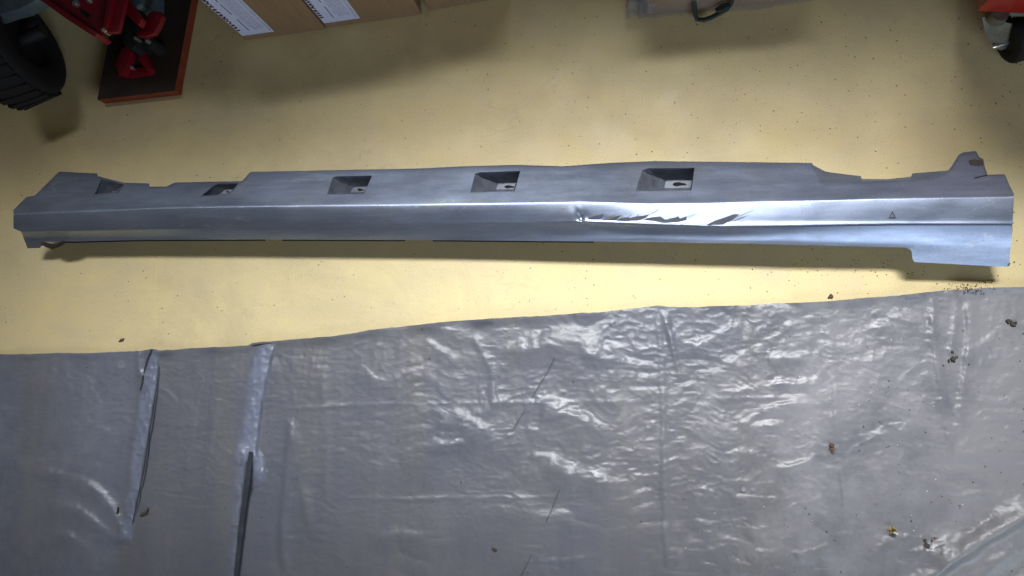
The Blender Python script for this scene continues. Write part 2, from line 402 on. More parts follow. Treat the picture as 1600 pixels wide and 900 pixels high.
# the shell is triangulated in plan, with the pocket openings cut out, then lifted to its height and thickened
from mathutils.geometry import delaunay_2d_cdt
pts2, con, topi, boti = [], [], [], []
for x in xs:
    rr = rows_at(x)
    for j, y in enumerate(rr):
        if 0 < j < len(rr)-1 and near_rim(x, y): continue
        pts2.append(Vector((x, y)))
        if j == 0: topi.append(len(pts2)-1)
        if j == len(rr)-1: boti.append(len(pts2)-1)
con += list(zip(topi[:-1], topi[1:]))+list(zip(boti[:-1], boti[1:]))+[(topi[0], boti[0]), (topi[-1], boti[-1])]
for rim, *_ in POCKETS:
    loop = []
    for (x0, y0), (x1, y1) in zip(rim, rim[1:]+rim[:1]):
        n = max(1, int(math.hypot(x1-x0, y1-y0)/4))
        for k in range(n):
            pts2.append(Vector((x0+(x1-x0)*k/n, y0+(y1-y0)*k/n))); loop.append(len(pts2)-1)
    con += list(zip(loop, loop[1:]+loop[:1]))
cv, _, cf, *_ = delaunay_2d_cdt(pts2, con, [], 0, 1e-4)
PX, PY = np.array([v.x for v in cv]), np.array([v.y for v in cv])
co = at(PX, PY, skirt_z(PX, PY))
bm = bmesh.new()
vs = [bm.verts.new(p) for p in co]
for f in cf:
    mx, my = sum(cv[i].x for i in f)/len(f), sum(cv[i].y for i in f)/len(f)
    if my < fB(mx) or my > fE(mx): continue
    if any(inside(mx, my, rim) for rim, *_ in POCKETS): continue
    bm.faces.new([vs[i] for i in f])
bmesh.ops.delete(bm, geom=[v for v in bm.verts if not v.link_faces], context='VERTS')
bmesh.ops.recalc_face_normals(bm, faces=bm.faces)
if sum(f.normal.z for f in bm.faces) < 0: bmesh.ops.reverse_faces(bm, faces=bm.faces)
bmesh.ops.solidify(bm, geom=list(bm.faces), thickness=0.0026)
shell = obj('shell', bm, M['paint'], skirt, 38)

for rim, led, dep, slot in POCKETS:
    bm = bmesh.new()
    zr = [float(skirt_z(x, y)) for x, y in rim]
    zl = min(zr)-dep
    cx, cy = np.mean([p[0] for p in rim]), np.mean([p[1] for p in rim])
    R0 = []
    for (x, y), z in zip(rim, zr):
        d = math.hypot(x-cx, y-cy); e = 1+0.8/d
        R0.append(P(cx+(x-cx)*e, cy+(y-cy)*e, z-0.0016))
    L = [P(x, y, zl) for x, y in led]
    v = [bm.verts.new(p) for p in R0]; l = [bm.verts.new(p) for p in L]
    n0, n1 = (v[0], v[1]), None
    # ramp on the left, back wall, right wall, front wall, ledge
    bm.faces.new((v[1], v[2], l[1], l[0]))
    bm.faces.new((v[2], v[3], l[2], l[1]))
    bm.faces.new((v[3], v[4], l[3], l[2]))
    # rounded ramp between rim[4]-rim[0]-rim[1] and ledge[3]-ledge[0]
    mid_t = v[0].co.lerp(l[0].co, 0.33)-Vector((0, 0, dep*.12)); mid_b = v[4].co.lerp(l[3].co, 0.30)-Vector((0, 0, dep*.12))
    mt, mb = bm.verts.new(mid_t), bm.verts.new(mid_b)
    bm.faces.new((v[4], v[0], mt, mb)); bm.faces.new((mb, mt, l[0], l[3]))
    bm.faces.new((v[0], v[1], l[0], mt)); bm.faces.new((v[4], mb, l[3]))
    bm.faces.new(l)
    bmesh.ops.recalc_face_normals(bm, faces=bm.faces)
    bmesh.ops.solidify(bm, geom=list(bm.faces), thickness=0.0012)
    es = [e for e in bm.edges if len(e.link_faces) == 2 and e.calc_face_angle(0) > 0.3]
    bmesh.ops.bevel(bm, geom=es, offset=0.0006, segments=1, affect='EDGES', clamp_overlap=True)
    pk = obj('mounting_pocket', bm, M['pocket'], skirt, 18)
    if slot:
        sx, sy, hl, hw = slot
        bm = bmesh.new()
        pts = []
        for i in range(20):
            a = 2*math.pi*i/20
            wob = hw*(1.15 if math.cos(a) < 0 else 0.72)
            pts.append((sx+hl*math.copysign(abs(math.cos(a))**0.8, math.cos(a)), sy+wob*math.sin(a)))
        prism(bm, [P(x, y, zl-0.006) for x, y in pts], [P(x, y, zl+0.0013) for x, y in pts])
        s = obj('slot', bm, M['hole'], pk)

# scuffs in the paint along the smashed lip
def sub(poly, ox, oy, s): return [(ox+x*s, oy+y*s) for x, y in poly]
SC = [[(205, 219), (245, 212), (285, 205), (312, 200), (335, 192), (330, 213), (300, 226), (240, 227)],
      [(345, 233), (380, 228), (430, 214), (490, 203), (460, 220), (440, 238)],
      [(440, 240), (480, 224), (530, 218), (560, 223), (600, 215), (640, 211), (680, 207), (722, 199), (690, 221), (640, 237), (520, 243)],
      [(670, 238), (700, 228), (740, 222), (810, 217), (818, 234), (850, 236), (885, 233), (960, 216), (925, 238), (975, 232), (1030, 216), (1026, 240), (960, 250), (850, 256), (760, 246)],
      [(1190, 270), (1230, 258), (1262, 248), (1285, 256), (1350, 228), (1420, 208), (1398, 234), (1470, 210), (1400, 250), (1335, 270), (1220, 276)]]
STREAK = [((1400, 247), (1565, 186), 3.4), ((1418, 222), (1610, 140), 2.6), ((700, 200), (830, 126), 2.0), ((600, 214), (640, 180), 2.4), ((345, 230), (470, 172), 1.8), ((930, 232), (1080, 190), 2.2), ((220, 216), (300, 190), 2), ((1040, 215), (1130, 170), 1.6), ((520, 220), (590, 176), 1.8)]
polys = [sub([(x, max(b for _, b in p)-(max(b for _, b in p)-y)*1.35) for x, y in p], 880, 300, .1875) for p in SC]
for _ in range(26):
    x0 = random.uniform(240, 1480); y0 = 236+(x0-240)*.028+random.uniform(-14, 16); L_ = random.uniform(25, 95); a_ = random.uniform(.22, .5)
    STREAK.append(((x0, y0), (x0+L_*math.cos(a_), y0-L_*math.sin(a_)), random.uniform(.8, 2.0)))
for (a, b, w) in STREAK:
    dx, dy = b[0]-a[0], b[1]-a[1]; n = math.hypot(dx, dy); nx, ny = -dy/n*w, dx/n*w
    polys.append(sub([a, (a[0]+dx*.4+nx, a[1]+dy*.4+ny), b, (a[0]+dx*.5-nx, a[1]+dy*.5-ny)], 880, 300, .1875))
def decal(p, name, mat, h=0.0008):
    bm = bmesh.new()
    f = bm.faces.new([bm.verts.new((x, y, 0)) for x, y in p])
    bmesh.ops.triangulate(bm, faces=[f])
    bmesh.ops.subdivide_edges(bm, edges=bm.edges[:], cuts=2, use_grid_fill=True)
    for v_ in bm.verts:
        x, y = v_.co.x, v_.co.y
        v_.co = P(x, y, float(skirt_z(x, y))+h)
    bmesh.ops.recalc_face_normals(bm, faces=bm.faces)
    if sum(f.normal.z for f in bm.faces) < 0: bmesh.ops.reverse_faces(bm, faces=bm.faces)
    return obj(name, bm, mat, skirt, recalc=False)
for p in polys: decal(p, 'scuff_mark', M['scuff'])

# moulded triangle near the right end
bm = bmesh.new()
tri = [(1394.5, 329.5), (1400, 341), (1388.5, 341)]; tri_in = [(1394.4, 332.6), (1397.8, 339.2), (1390.8, 339.2)]
for i in range(3):
    j = (i+1) % 3
    q = [tri[i], tri[j], tri_in[j], tri_in[i]]
    prism(bm, [P(x, y, float(skirt_z(x, y))-0.0005) for x, y in q], [P(x, y, float(skirt_z(x, y))+0.0012) for x, y in q])
obj('triangle_mark', bm, M['scuff'], skirt)

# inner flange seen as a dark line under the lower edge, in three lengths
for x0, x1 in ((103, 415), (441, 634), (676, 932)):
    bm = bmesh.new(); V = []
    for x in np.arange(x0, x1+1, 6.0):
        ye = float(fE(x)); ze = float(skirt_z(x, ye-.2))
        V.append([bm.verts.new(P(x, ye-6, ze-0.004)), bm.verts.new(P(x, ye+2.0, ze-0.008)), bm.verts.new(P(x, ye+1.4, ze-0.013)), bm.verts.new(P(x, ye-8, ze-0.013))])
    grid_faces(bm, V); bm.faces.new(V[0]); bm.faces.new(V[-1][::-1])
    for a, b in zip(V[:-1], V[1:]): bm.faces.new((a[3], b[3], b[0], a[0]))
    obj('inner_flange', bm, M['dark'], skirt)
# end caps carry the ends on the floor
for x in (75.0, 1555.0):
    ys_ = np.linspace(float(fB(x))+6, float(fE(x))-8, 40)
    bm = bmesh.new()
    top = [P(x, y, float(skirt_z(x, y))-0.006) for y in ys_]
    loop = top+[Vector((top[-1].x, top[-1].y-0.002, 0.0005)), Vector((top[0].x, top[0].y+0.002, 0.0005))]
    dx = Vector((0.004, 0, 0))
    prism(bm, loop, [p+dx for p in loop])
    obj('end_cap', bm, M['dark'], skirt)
# rusty hook under the left end
bm = bmesh.new()
tube(bm, [P(66, 380, .050), P(74, 383, .048), P(82, 385.5, .046), P(91, 383, .050), P(101, 378, .056)], [.0035, .0045, .005, .004, .003], 8)
obj('hook', bm, M['rust'], skirt)
decal([(1514, 250.5), (1522, 249), (1530, 250), (1536, 251), (1536.5, 257), (1527, 258.5), (1516, 257)], 'dirt_patch', M['mud'], .0012)
decal([(1523, 277.2), (1543, 272.6), (1543, 273.8), (1523, 278.6)], 'split', M['hole'], .0012)

# ------------------------------------------------------------------ grey plastic sheet
TOP = [(-320, 566), (-120, 557), (0, 553), (120, 551), (220, 548), (236, 545), (250, 546.5), (330, 543), (388, 540.5), (394, 536), (420, 534), (450, 531), (520, 525), (610, 512), (690, 503), (760, 498), (900, 490), (960, 485), (1030, 478), (1045, 480), (1100, 479), (1160, 478), (1295, 470), (1400, 461), (1460, 455), (1550, 449.5), (1600, 447.5), (1720, 443), (1960, 436)]
fT = curve(TOP)
STEP = 2.6
gx = np.arange(-300, 1950, STEP); nrow = 230
S = np.linspace(0, 1, nrow)
X = np.repeat(gx[:, None], nrow, 1)
edge = fT(gx)+0.8*(vnoise(gx/9, gx*0+3, 21)-.5)+2.0*(vnoise(gx/45, gx*0+7, 22)-.5)
Y = edge[:, None]+(985-edge)[:, None]*S[None, :]
Hh = np.zeros_like(X)
def ridge(pts, amp, w_up, w_dn, taper=True):
    """raised crease along a photo polyline; w_up / w_dn are the flank widths above and below (left / right) of it"""
    global Hh
    pts = np.array(pts, float)
    # dense resample with a smooth curve
    tt = np.linspace(0, 1, len(pts)); td = np.linspace(0, 1, 12*len(pts))
    q = np.stack([np.interp(td, tt, pts[:, 0]), np.interp(td, tt, pts[:, 1])], -1)
    if len(pts) > 2:
        k = np.hanning(15); k /= k.sum()
        qp = np.concatenate([np.repeat(q[:1], 7, 0), q, np.repeat(q[-1:], 7, 0)])
        q = np.stack([np.convolve(qp[:, 0], k, 'valid'), np.convolve(qp[:, 1], k, 'valid')], -1)
    mgn = 3*max(w_up, w_dn)
    sel = (X > q[:, 0].min()-mgn) & (X < q[:, 0].max()+mgn) & (Y > q[:, 1].min()-mgn) & (Y < q[:, 1].max()+mgn)
    x, y = X[sel], Y[sel]
    best = np.full(x.shape, 1e9); sgn = np.zeros(x.shape); par = np.zeros(x.shape)
    n = len(q)-1
    for i in range(n):
        a, b = q[i], q[i+1]; d = b-a; L = max(d@d, 1e-9)
        t = np.clip(((x-a[0])*d[0]+(y-a[1])*d[1])/L, 0, 1)
        ex, ey = x-a[0]-t*d[0], y-a[1]-t*d[1]
        ds = np.hypot(ex, ey); m = ds < best
        best = np.where(m, ds, best); sgn = np.where(m, d[0]*ey-d[1]*ex, sgn); par = np.where(m, (i+t)/n, par)
    w = np.where(sgn < 0, w_up, w_dn)
    a = np.sin(np.pi*np.clip(par, 0, 1))**0.6 if taper is True else (1.0 if taper is False else np.clip(par*taper, 0, 1)*np.clip((1-par)*taper, 0, 1))
    a = a*(0.35+1.1*vnoise(par*n/9+pts[0, 0], par*0+pts[0, 1], 70))
    w = w*(0.75+0.5*vnoise(x/23, y/23, 71))
    Hh[sel] += amp*np.exp(-(best/w)**2)*a
# big soft arcs in the middle, where the light glints
mm = 0.001
for pts, a, u, d in (
    ([(770, 560), (815, 540), (870, 522), (920, 528), (965, 560), (1000, 585)], 4.2, 9, 20), ([(800, 560), (850, 540), (905, 545), (950, 572), (980, 592)], 3.8, 7, 15),
    ([(880, 560), (920, 590), (950, 620), (975, 632)], 3.2, 7, 15), ([(815, 635), (850, 632), (890, 650), (930, 665), (965, 682)], 5.0, 8, 18),
    ([(790, 690), (830, 672), (880, 690), (930, 700)], 2.0, 10, 20), ([(825, 712), (860, 722), (890, 738), (940, 752), (1000, 762)], 5.8, 8, 18),
    ([(810, 745), (850, 735), (890, 745), (930, 752)], 2.4, 8, 14), ([(700, 640), (730, 655), (760, 675), (775, 695)], 2.6, 8, 14),
    ([(740, 655), (770, 632), (800, 620)], 2.2, 6, 10), ([(560, 570), (590, 600), (640, 585), (680, 570)], 2.0, 7, 16), ([(620, 720), (680, 700), (740, 690), (800, 672)], 2.0, 14, 22),
    ([(560, 745), (620, 730), (690, 735), (730, 748)], 2.2, 14, 20), ([(660, 530), (700, 555), (720, 570)], 2.0, 6, 12), ([(640, 510), (690, 515), (740, 520)], 1.6, 6, 10),
    ([(570, 840), (640, 835), (700, 842)], 2.0, 8, 16), ([(830, 880), (900, 875), (960, 868)], 2.0, 9, 16), ([(1040, 520), (1090, 540), (1140, 515), (1160, 505)], 2.8, 6, 14),
    ([(1100, 590), (1130, 575), (1170, 550)], 3.0, 6, 12), ([(1120, 615), (1160, 612), (1190, 605)], 3.0, 5, 10), ([(1195, 560), (1240, 558), (1285, 552)], 3.4, 6, 11), ([(1200, 600), (1250, 600), (1290, 590)], 2.8, 6, 10),
    ([(1180, 640), (1230, 632), (1285, 628)], 3.6, 5, 11), ([(1150, 660), (1190, 668), (1230, 660)], 2.6, 6, 10), ([(1210, 735), (1250, 725), (1280, 712)], 3.2, 6, 12), ([(1150, 700), (1200, 722), (1230, 740)], 2.2, 8, 14),
    ([(1110, 760), (1160, 780), (1200, 772)], 2.4, 6, 12), ([(1230, 790), (1270, 785), (1290, 775)], 2.4, 5, 9), ([(1225, 500), (1260, 530), (1275, 545)], 2.2, 6, 12), ([(1350, 520), (1400, 500), (1450, 505)], 1.8, 8, 14),
    ([(1340, 690), (1390, 675), (1430, 668)], 2.4, 8, 14), ([(1500, 560), (1530, 540), (1560, 520)], 2.0, 7, 12), ([(1480, 780), (1530, 770), (1570, 775)], 2.2, 7, 12), ([(1240, 870), (1270, 862), (1300, 850)], 2.6, 6, 12),
    ([(1360, 880), (1380, 850), (1420, 842), (1450, 850)], 4.0, 12, 20), ([(1380, 900), (1420, 868), (1460, 862), (1500, 855)], 3.5, 10, 16), ([(1450, 842), (1510, 850), (1560, 830), (1610, 800)], 4.5, 14, 22),
    ([(1270, 790), (1330, 830), (1350, 870)], 2.2, 10, 18),
    # swirl in the lower left
    ([(50, 742), (100, 740), (150, 765), (178, 800), (195, 850)], 4.6, 8, 14), ([(70, 790), (120, 795), (160, 825), (190, 850)], 4.2, 8, 14), ([(60, 850), (100, 835), (140, 860), (150, 900)], 3.6, 8, 16), ([(20, 730), (80, 722), (140, 730)], 2.6, 10, 16)):
    k_ = 1.5 if a >= 3.2 and 780 < pts[0][0] < 1000 else 1.0
    ridge(pts, a*mm*(1.25 if k_ > 1 else 1), u*k_, d*k_)
ridge([(1420, 935), (1480, 885), (1545, 842), (1605, 806), (1700, 750)], 13*mm, 20, 7, False)      # thick roll, lower right
ridge([(1500, 930), (1560, 880), (1620, 838), (1700, 790)], 7*mm, 16, 12, False)
ridge([(1580, 920), (1640, 880), (1700, 840)], 6*mm, 14, 10, False)
# sharp packing creases
for pts, a, u, d in (([(420, 640), (560, 632), (700, 630), (860, 628), (1060, 628)], 0.9, 3, 4), ([(480, 781), (560, 778), (640, 780), (730, 776), (820, 778), (910, 775), (1000, 779), (1090, 776), (1180, 780)], 0.8, 3, 4), ([(1090, 622), (1200, 622), (1290, 618)], 1.2, 3, 4)):
    ridge(pts, a*mm, u, d, 6)
for pts, a, u, d in (([(1026, 478), (1034, 560), (1036, 660), (1038, 780), (1042, 900)], 2.6, 8, 5), ([(1036, 480), (1050, 540), (1066, 600)], 3.2, 6, 5), ([(1294, 470), (1300, 560), (1306, 660), (1318, 760), (1320, 820)], 2.2, 6, 4),
                     ([(1450, 458), (1462, 560), (1480, 660), (1490, 760)], 2.0, 7, 5), ([(1510, 452), (1516, 520), (1505, 600), (1492, 700)], 2.6, 10, 5), ([(1498, 452), (1490, 520), (1484, 560)], 2.0, 6, 5), ([(1455, 458), (1461, 490), (1455, 510)], 2.0, 5, 5),
                     ([(440, 600), (455, 680), (470, 760), (490, 850)], 1.6, 10, 6), ([(455, 650), (448, 740), (440, 820), (445, 910)], 4.0, 10, 6), ([(500, 560), (510, 680), (508, 800)], 1.2, 8, 8), ([(345, 560), (335, 660), (310, 800)], 1.0, 5, 5),
                     ([(735, 520), (770, 580), (772, 640)], 1.8, 7, 6), ([(215, 546), (218, 570), (216, 590)], 2.4, 6, 5)):
    ridge(pts, a*mm, u, d, 8)
# the two standing pleats at the left
SHEEN = np.zeros_like(X)
def pleat(left, right, lift, tone, soft=2.0):
    """film folded over itself between two photo lines that run down the picture"""
    global Hh, SHEEN
    l, r = np.array(left, float), np.array(right, float)
    wob = 5*(vnoise(Y/17, Y*0+left[0][0], 72)-.5)
    lx = np.interp(Y, l[:, 1], l[:, 0])+wob; rx_ = np.interp(Y, r[:, 1], r[:, 0])+wob*.5
    y0, y1 = l[0, 1], l[-1, 1]
    vert = np.clip((Y-y0)/10+.5, 0, 1)*np.clip((y1-Y)/14+.5, 0, 1)
    m_ = 1/(1+np.exp(-(X-lx)/soft))*1/(1+np.exp((X-rx_)/(soft*.5)))*vert
    t = np.clip((X-lx)/np.maximum(rx_-lx, 1), 0, 1)
    Hh += m_*lift*(0.35+.65*t)+m_*0.0022*(1-np.abs(vnoise(X/8, Y/11, 73)-.5)*2)**3
    SHEEN = np.maximum(SHEEN, m_*tone*(.75+.5*vnoise(X/7, Y/19, 74)))
pleat([(234, 545), (222, 585), (216, 640), (207, 720), (196, 790), (186, 845)], [(250, 545), (246, 590), (238, 640), (226, 720), (212, 790), (203, 845)], .0050, .75)
pleat([(402, 541), (390, 590), (383, 650), (374, 700), (367, 722)], [(429, 541), (414, 600), (407, 650), (403, 690), (398, 722)], .0060, .95)
pleat([(369, 700), (366, 760), (362, 830), (357, 930)], [(386, 700), (379, 760), (373, 830), (366, 930)], .0050, .6)
pleat([(388, 706), (396, 726), (404, 752)], [(405, 706), (412, 726), (417, 752)], .0030, 1.0)
pleat([(214, 540), (215, 560), (217, 590)], [(221, 540), (222, 560), (223, 590)], .003, .6)
SHEEN = np.maximum(SHEEN, 0.30*np.clip((228-X-(Y-560)*.13)/14, 0, 1)*(.4+1.0*vnoise(X/55, Y/160, 75)))  # left strip takes part of the painted bluish sheen
# overall slackness and small crumples
amp = np.interp(X, [-100, 380, 520, 760, 1000, 1200, 1320, 1700], [0.35, 0.35, 0.7, 1.2, 1.2, 1.0, 0.7, 0.7])
wx, wy = X+26*(vnoise(X/60, Y/60, 31)-.5), Y+26*(vnoise(X/60, Y/60, 32)-.5)
Hh += amp*0.0040*(vnoise(wx/120, wy/75, 33))
Hh += amp*0.0022*np.abs(vnoise(wx/46, wy/26, 34)-.5)*2*np.clip(vnoise(X/140, Y/110, 40)*2.2-.5, 0, 1)
Hh += amp*0.0011*np.abs(vnoise(wx/21, wy/14, 35)-.5)*2*np.clip(vnoise(X/95, Y/85, 41)*2.4-.6, 0, 1)
calm = 1-0.75*np.clip((Y-770)/40, 0, 1)*np.clip((1120-X)/60, 0, 1)
fine = np.interp(X, [-100, 500, 700, 1000, 1150, 1300, 1700], [0.30, 0.35, 0.5, 0.85, 0.85, 0.55, 0.50])*calm
Hh += np.interp(X, [-100, 600, 900, 1700], [1.0, 1.0, 0.5, 0.4])*0.0010*(1-np.abs(vnoise((X+.12*Y)/10, Y/110, 44)-.5)*2)**4*vnoise(X/60, Y/130, 45)
amp = amp*calm
Hh += fine*0.0012*(1-np.abs(vnoise(wx/17+wy/60, wy/8, 36)-.5)*2)**4
Hh += fine*0.0008*(1-np.abs(vnoise(wx/11-wy/30, wy/7, 38)-.5)*2)**4
Hh += 0.00035*np.abs(vnoise(X/5, Y/5, 39)-.5)*2
Hh += 0.0105*np.exp(-((Y-edge[:, None])/9)**2)*(0.05+vnoise(X/42, X*0+2, 37)**2)
Hh -= Hh.min()
pts = at(X, Y, 0.0025+Hh)
nx_, ny_ = X.shape
idx = np.arange(nx_*ny_).reshape(nx_, ny_)
faces = np.stack([idx[:-1, :-1], idx[:-1, 1:], idx[1:, 1:], idx[1:, :-1]], -1).reshape(-1, 4)
me = bpy.data.meshes.new('plastic_sheet')
me.from_pydata(pts.reshape(-1, 3).tolist(), [], faces.tolist())
me.polygons.foreach_set('use_smooth', [True]*len(me.polygons)); me.update()
sheen_attr = me.attributes.new('fold_sheen', 'FLOAT', 'POINT'); sheen_attr.data.foreach_set('value', SHEEN.reshape(-1).astype(np.float32))
me.materials.append(M['sheet'])
sheet = bpy.data.objects.new('plastic_sheet', me); COL.objects.link(sheet)
tag(sheet, 'crumpled grey plastic sheet spread over the floor in the foreground', 'plastic sheet')
if me.polygons[0].normal.z < 0: me.flip_normals()
def sheet_z(px, py):
    i = int(np.clip(round((px-gx[0])/STEP), 0, nx_-1))
    s = (py-edge[i])/(1110-edge[i]); j = int(np.clip(round(s*(nrow-1)), 0, nrow-1))
    return 0.0025+float(Hh[i, j])
def strip(pts, ws, name, mat, lift):
    bm = bmesh.new(); V = []
    tt = np.linspace(0, 1, len(pts))
    for t in np.linspace(0, 1, 50):
        x, y, w = np.interp(t, tt, [p[0] for p in pts]), np.interp(t, tt, [p[1] for p in pts]), np.interp(t, tt, ws)
        z = max(sheet_z(x+d, y) for d in (-w, 0, w))+lift
        V.append([bm.verts.new(P(x-w, y, z)), bm.verts.new(P(x, y, z+.0004)), bm.verts.new(P(x+w, y, z))])
    grid_faces(bm, V)
    bmesh.ops.recalc_face_normals(bm, faces=bm.faces)
    if sum(f.normal.z for f in bm.faces) < 0: bmesh.ops.reverse_faces(bm, faces=bm.faces)
    bmesh.ops.solidify(bm, geom=list(bm.faces), thickness=0.0003)
    return obj(name, bm, mat, sheet, 60, recalc=False)
strip([(249, 572), (242, 622), (234, 672), (225, 732), (212, 795), (205, 825)], [.4, 1.0, 1.2, 1.2, 1.0, .4], 'pleat_shade', M['filmdark'], .0014)  # dark strips along the pleats paint in the shade of their gaps
strip([(237, 546), (231, 560), (224, 585), (219, 610)], [1.5, 1.6, 1.2, .6], 'pleat_shade', M['filmdark'], .0012)
strip([(392, 706), (387, 745), (381, 790), (375, 840), (368, 905)], [3.0, 4.5, 4.0, 4.0, 3.2], 'pleat_shade', M['filmdark'], .0035)
strip([(396, 540), (408, 538), (422, 536)], [5, 6, 4], 'pleat_shade', M['filmdark'], .0010)
# dried drop rings and pale spots on the film
for cx, cy, rx_, a0, a1 in ((305, 597, 14, -2.6, 1.2), (285, 712, 11, -2.2, 1.0), (1157, 806, 16, 0, 6.0), (1010, 800, 13, .5, 3.2)):
    bm = bmesh.new()
    tube(bm, [P(cx+rx_*math.cos(a)*random.uniform(.9, 1.1), cy+rx_*1.15*math.sin(a)*random.uniform(.9, 1.1), sheet_z(cx+rx_*math.cos(a), cy+rx_*1.15*math.sin(a))+.0004) for a in np.linspace(a0, a1, 22)], .0004, 5)
    obj('ring_mark', bm, M['haze'], sheet)
for cx, cy, rx_ in ((190, 570, 7), (1162, 765, 4.5), (1177, 765, 4.5), (168, 668, 5), (154, 724, 4)):
    bm = bmesh.new()
    q = [(cx+rx_*math.cos(a)*random.uniform(.75, 1.1), cy+rx_*math.sin(a)*random.uniform(.75, 1.1)) for a in np.linspace(0, 2*math.pi, 14, endpoint=False)]
    prism(bm, [P(x, y, sheet_z(x, y)-.001) for x, y in q], [P(x, y, sheet_z(x, y)+.0006) for x, y in q])
    obj('pale_spot', bm, M['haze'], sheet)
# hairline splits in the film
for pts_ in ([(866, 560), (850, 590), (832, 620), (812, 655), (790, 692)], [(882, 738), (872, 770), (856, 810), (836, 855), (812, 905)]):
    bm = bmesh.new()
    dn = [(np.interp(t, np.linspace(0, 1, len(pts_)), [p[0] for p in pts_])+random.uniform(-.5, .5), np.interp(t, np.linspace(0, 1, len(pts_)), [p[1] for p in pts_])) for t in np.linspace(0, 1, 26)]
    tube(bm, [P(x, y, max(sheet_z(x+d, y+e) for d in (-2, 0, 2) for e in (-3, 0, 3))+0.0003) for x, y in dn], 0.00042, 5)
    obj('split_line', bm, M['filmdark'], sheet)

# ------------------------------------------------------------------ top left: rubber wheel, red tool on its board
ax = Vector((0.93, 0.36, 0.0)).normalized()
wc = P(14, 74, 0.105)
wheel = empty('rubber_wheel', Vector((wc.x, wc.y, 0)), 'black rubber wheel standing in the dark left corner beside the red tool', 'wheel')
bm = bmesh.new()
hw = 0.045
prof = []
for k in range(24):
    a = 2*math.pi*k/24
    prof.append((hw*math.copysign(abs(math.cos(a))**0.62, math.cos(a)), 0.078+0.030*math.copysign(abs(math.sin(a))**0.62, math.sin(a))))
lathe(bm, wc-Vector((0, 0, 0.0)), ax, prof, 56)
zmin = min(v.co.z for v in bm.verts)
bmesh.ops.translate(bm, verts=bm.verts, vec=(0, 0, -zmin)); wc = wc-Vector((0, 0, zmin))
ty = obj('tyre', bm, M['rubber'], wheel)
for k in range(30):                                          # tread blocks
    a = 2*math.pi*k/30; u = ax.orthogonal().normalized(); v = ax.cross(u)
    w = u*math.cos(a)+v*math.sin(a); tg = ax.cross(w)
    if w.z < -0.55: continue
    bm = bmesh.new()
    c = wc+w*0.1065
    loop = [c+ax*sx*0.034+tg*(sy*0.0065+sx*0.006) for sx, sy in ((-1, -1), (1, -1), (1, 1), (-1, 1))]
    prism(bm, [p-w*0.004 for p in loop], [p+w*0.003 for p in loop])
    obj('tread_block', bm, M['rubber'], ty)
bm = bmesh.new()
lathe(bm, wc, ax, [(-0.03, 0.012), (0.03, 0.012), (0.03, 0.055), (0.022, 0.06), (-0.022, 0.06), (-0.03, 0.055)], 40)
obj('rim', bm, M['rubber'], wheel)
bm = bmesh.new(); cyl(bm, wc-ax*0.07, wc+ax*0.075, 0.012); obj('axle', bm, M['dark'], wheel)

tool = empty('lever_tool', P(215, 95, 0), 'red steel lever tool with bolted arms on a dark red-edged board', 'tool')
bz = 0.024
bm = bmesh.new()
bt = [P(152, 156, bz), P(273, 142, bz), P(298, 5, bz), P(312, -70, bz), P(196, -70, bz), P(171, 55, bz)]
bb = [Vector((p.x, p.y, 0.001)) for p in bt]
prism(bm, bb, bt); bevel(bm, 0.003, 2)
bo_ = obj('board', bm, [M['board'], M['boardedge']], tool)
for p in bo_.data.polygons: p.material_index = 0 if p.normal.z > 0.9 else 1
def plate(name, poly, z0, z1, mat=None, par=None, bev=0.002):
    bm = bmesh.new(); px_prism(bm, poly, z0, z1); bmesh.ops.recalc_face_normals(bm, faces=bm.faces); bevel(bm, bev, 2)
    return obj(name, bm, mat or M['red'], par or tool)
arm = plate('arm', [(20, -36), (64, -6), (110, 26), (150, 52), (184, 50), (192, 20), (202, -36)], 0.150, 0.160)
plate('flange', [(20, -36), (52, -8), (100, 27), (148, 58), (154, 52), (110, 22), (62, -10), (30, -36)], 0.130, 0.168, par=arm)
plate('rib', [(160, 42), (166, 44), (182, -36), (174, -36)], 0.1595, 0.170, par=arm, bev=0.001)
plate('strut', [(176, -36), (198, -6), (210, 12), (222, 29), (216, 40), (204, 30), (188, 8), (166, -36)], 0.118, 0.134)
plate('link', [(212, 50), (222, 43), (228, 28), (231, 20), (238, 16), (250, 17), (254, 24), (248, 40), (240, 53), (226, 57), (214, 56)], 0.086, 0.100, bev=0.004)
plate('leg', [(190, 74), (199, 72), (205, 80), (200, 98), (194, 117), (184, 116), (178, 101)], bz, 0.044, bev=0.003)
plate('leg', [(214, 70), (222, 74), (229, 88), (236, 108), (228, 109), (216, 94)], bz, 0.044, bev=0.003)
plate('foot_plate', [(182, 118), (190, 108), (232, 104), (240, 112), (236, 116), (198, 122)], bz, 0.029, bev=0.001)
plate('dark_gap_block', [(192, 68), (194, 34), (203, 24), (212, 34), (214, 50), (212, 72), (204, 78)], bz, 0.075, M['hole'], bev=0.003)  # black block stands in for the shaded gap between the red parts
plate('housing', [(-40, -40), (20, -36), (60, -2), (34, 13), (8, 20), (-40, 36)], 0.14, 0.172, M['slate'], bev=0.004)
bm = bmesh.new()
q = [Vector(p) for p in ((-1.25, .72, .002), (-.665, .72, .002), (-.665, .90, .002), (-1.25, .90, .002))]
prism(bm, q, [p+Vector((0, 0, .72)) for p in q]); bevel(bm, .01, 2)
obj('unseen_shade_block', bm, M['slate'], tool)  # added block out of view, there to shade the left corner
plate('column', [(196, -34), (222, -30), (220, 6), (212, 12), (200, -2)], bz, 0.10, M['slate'], bev=0.003)
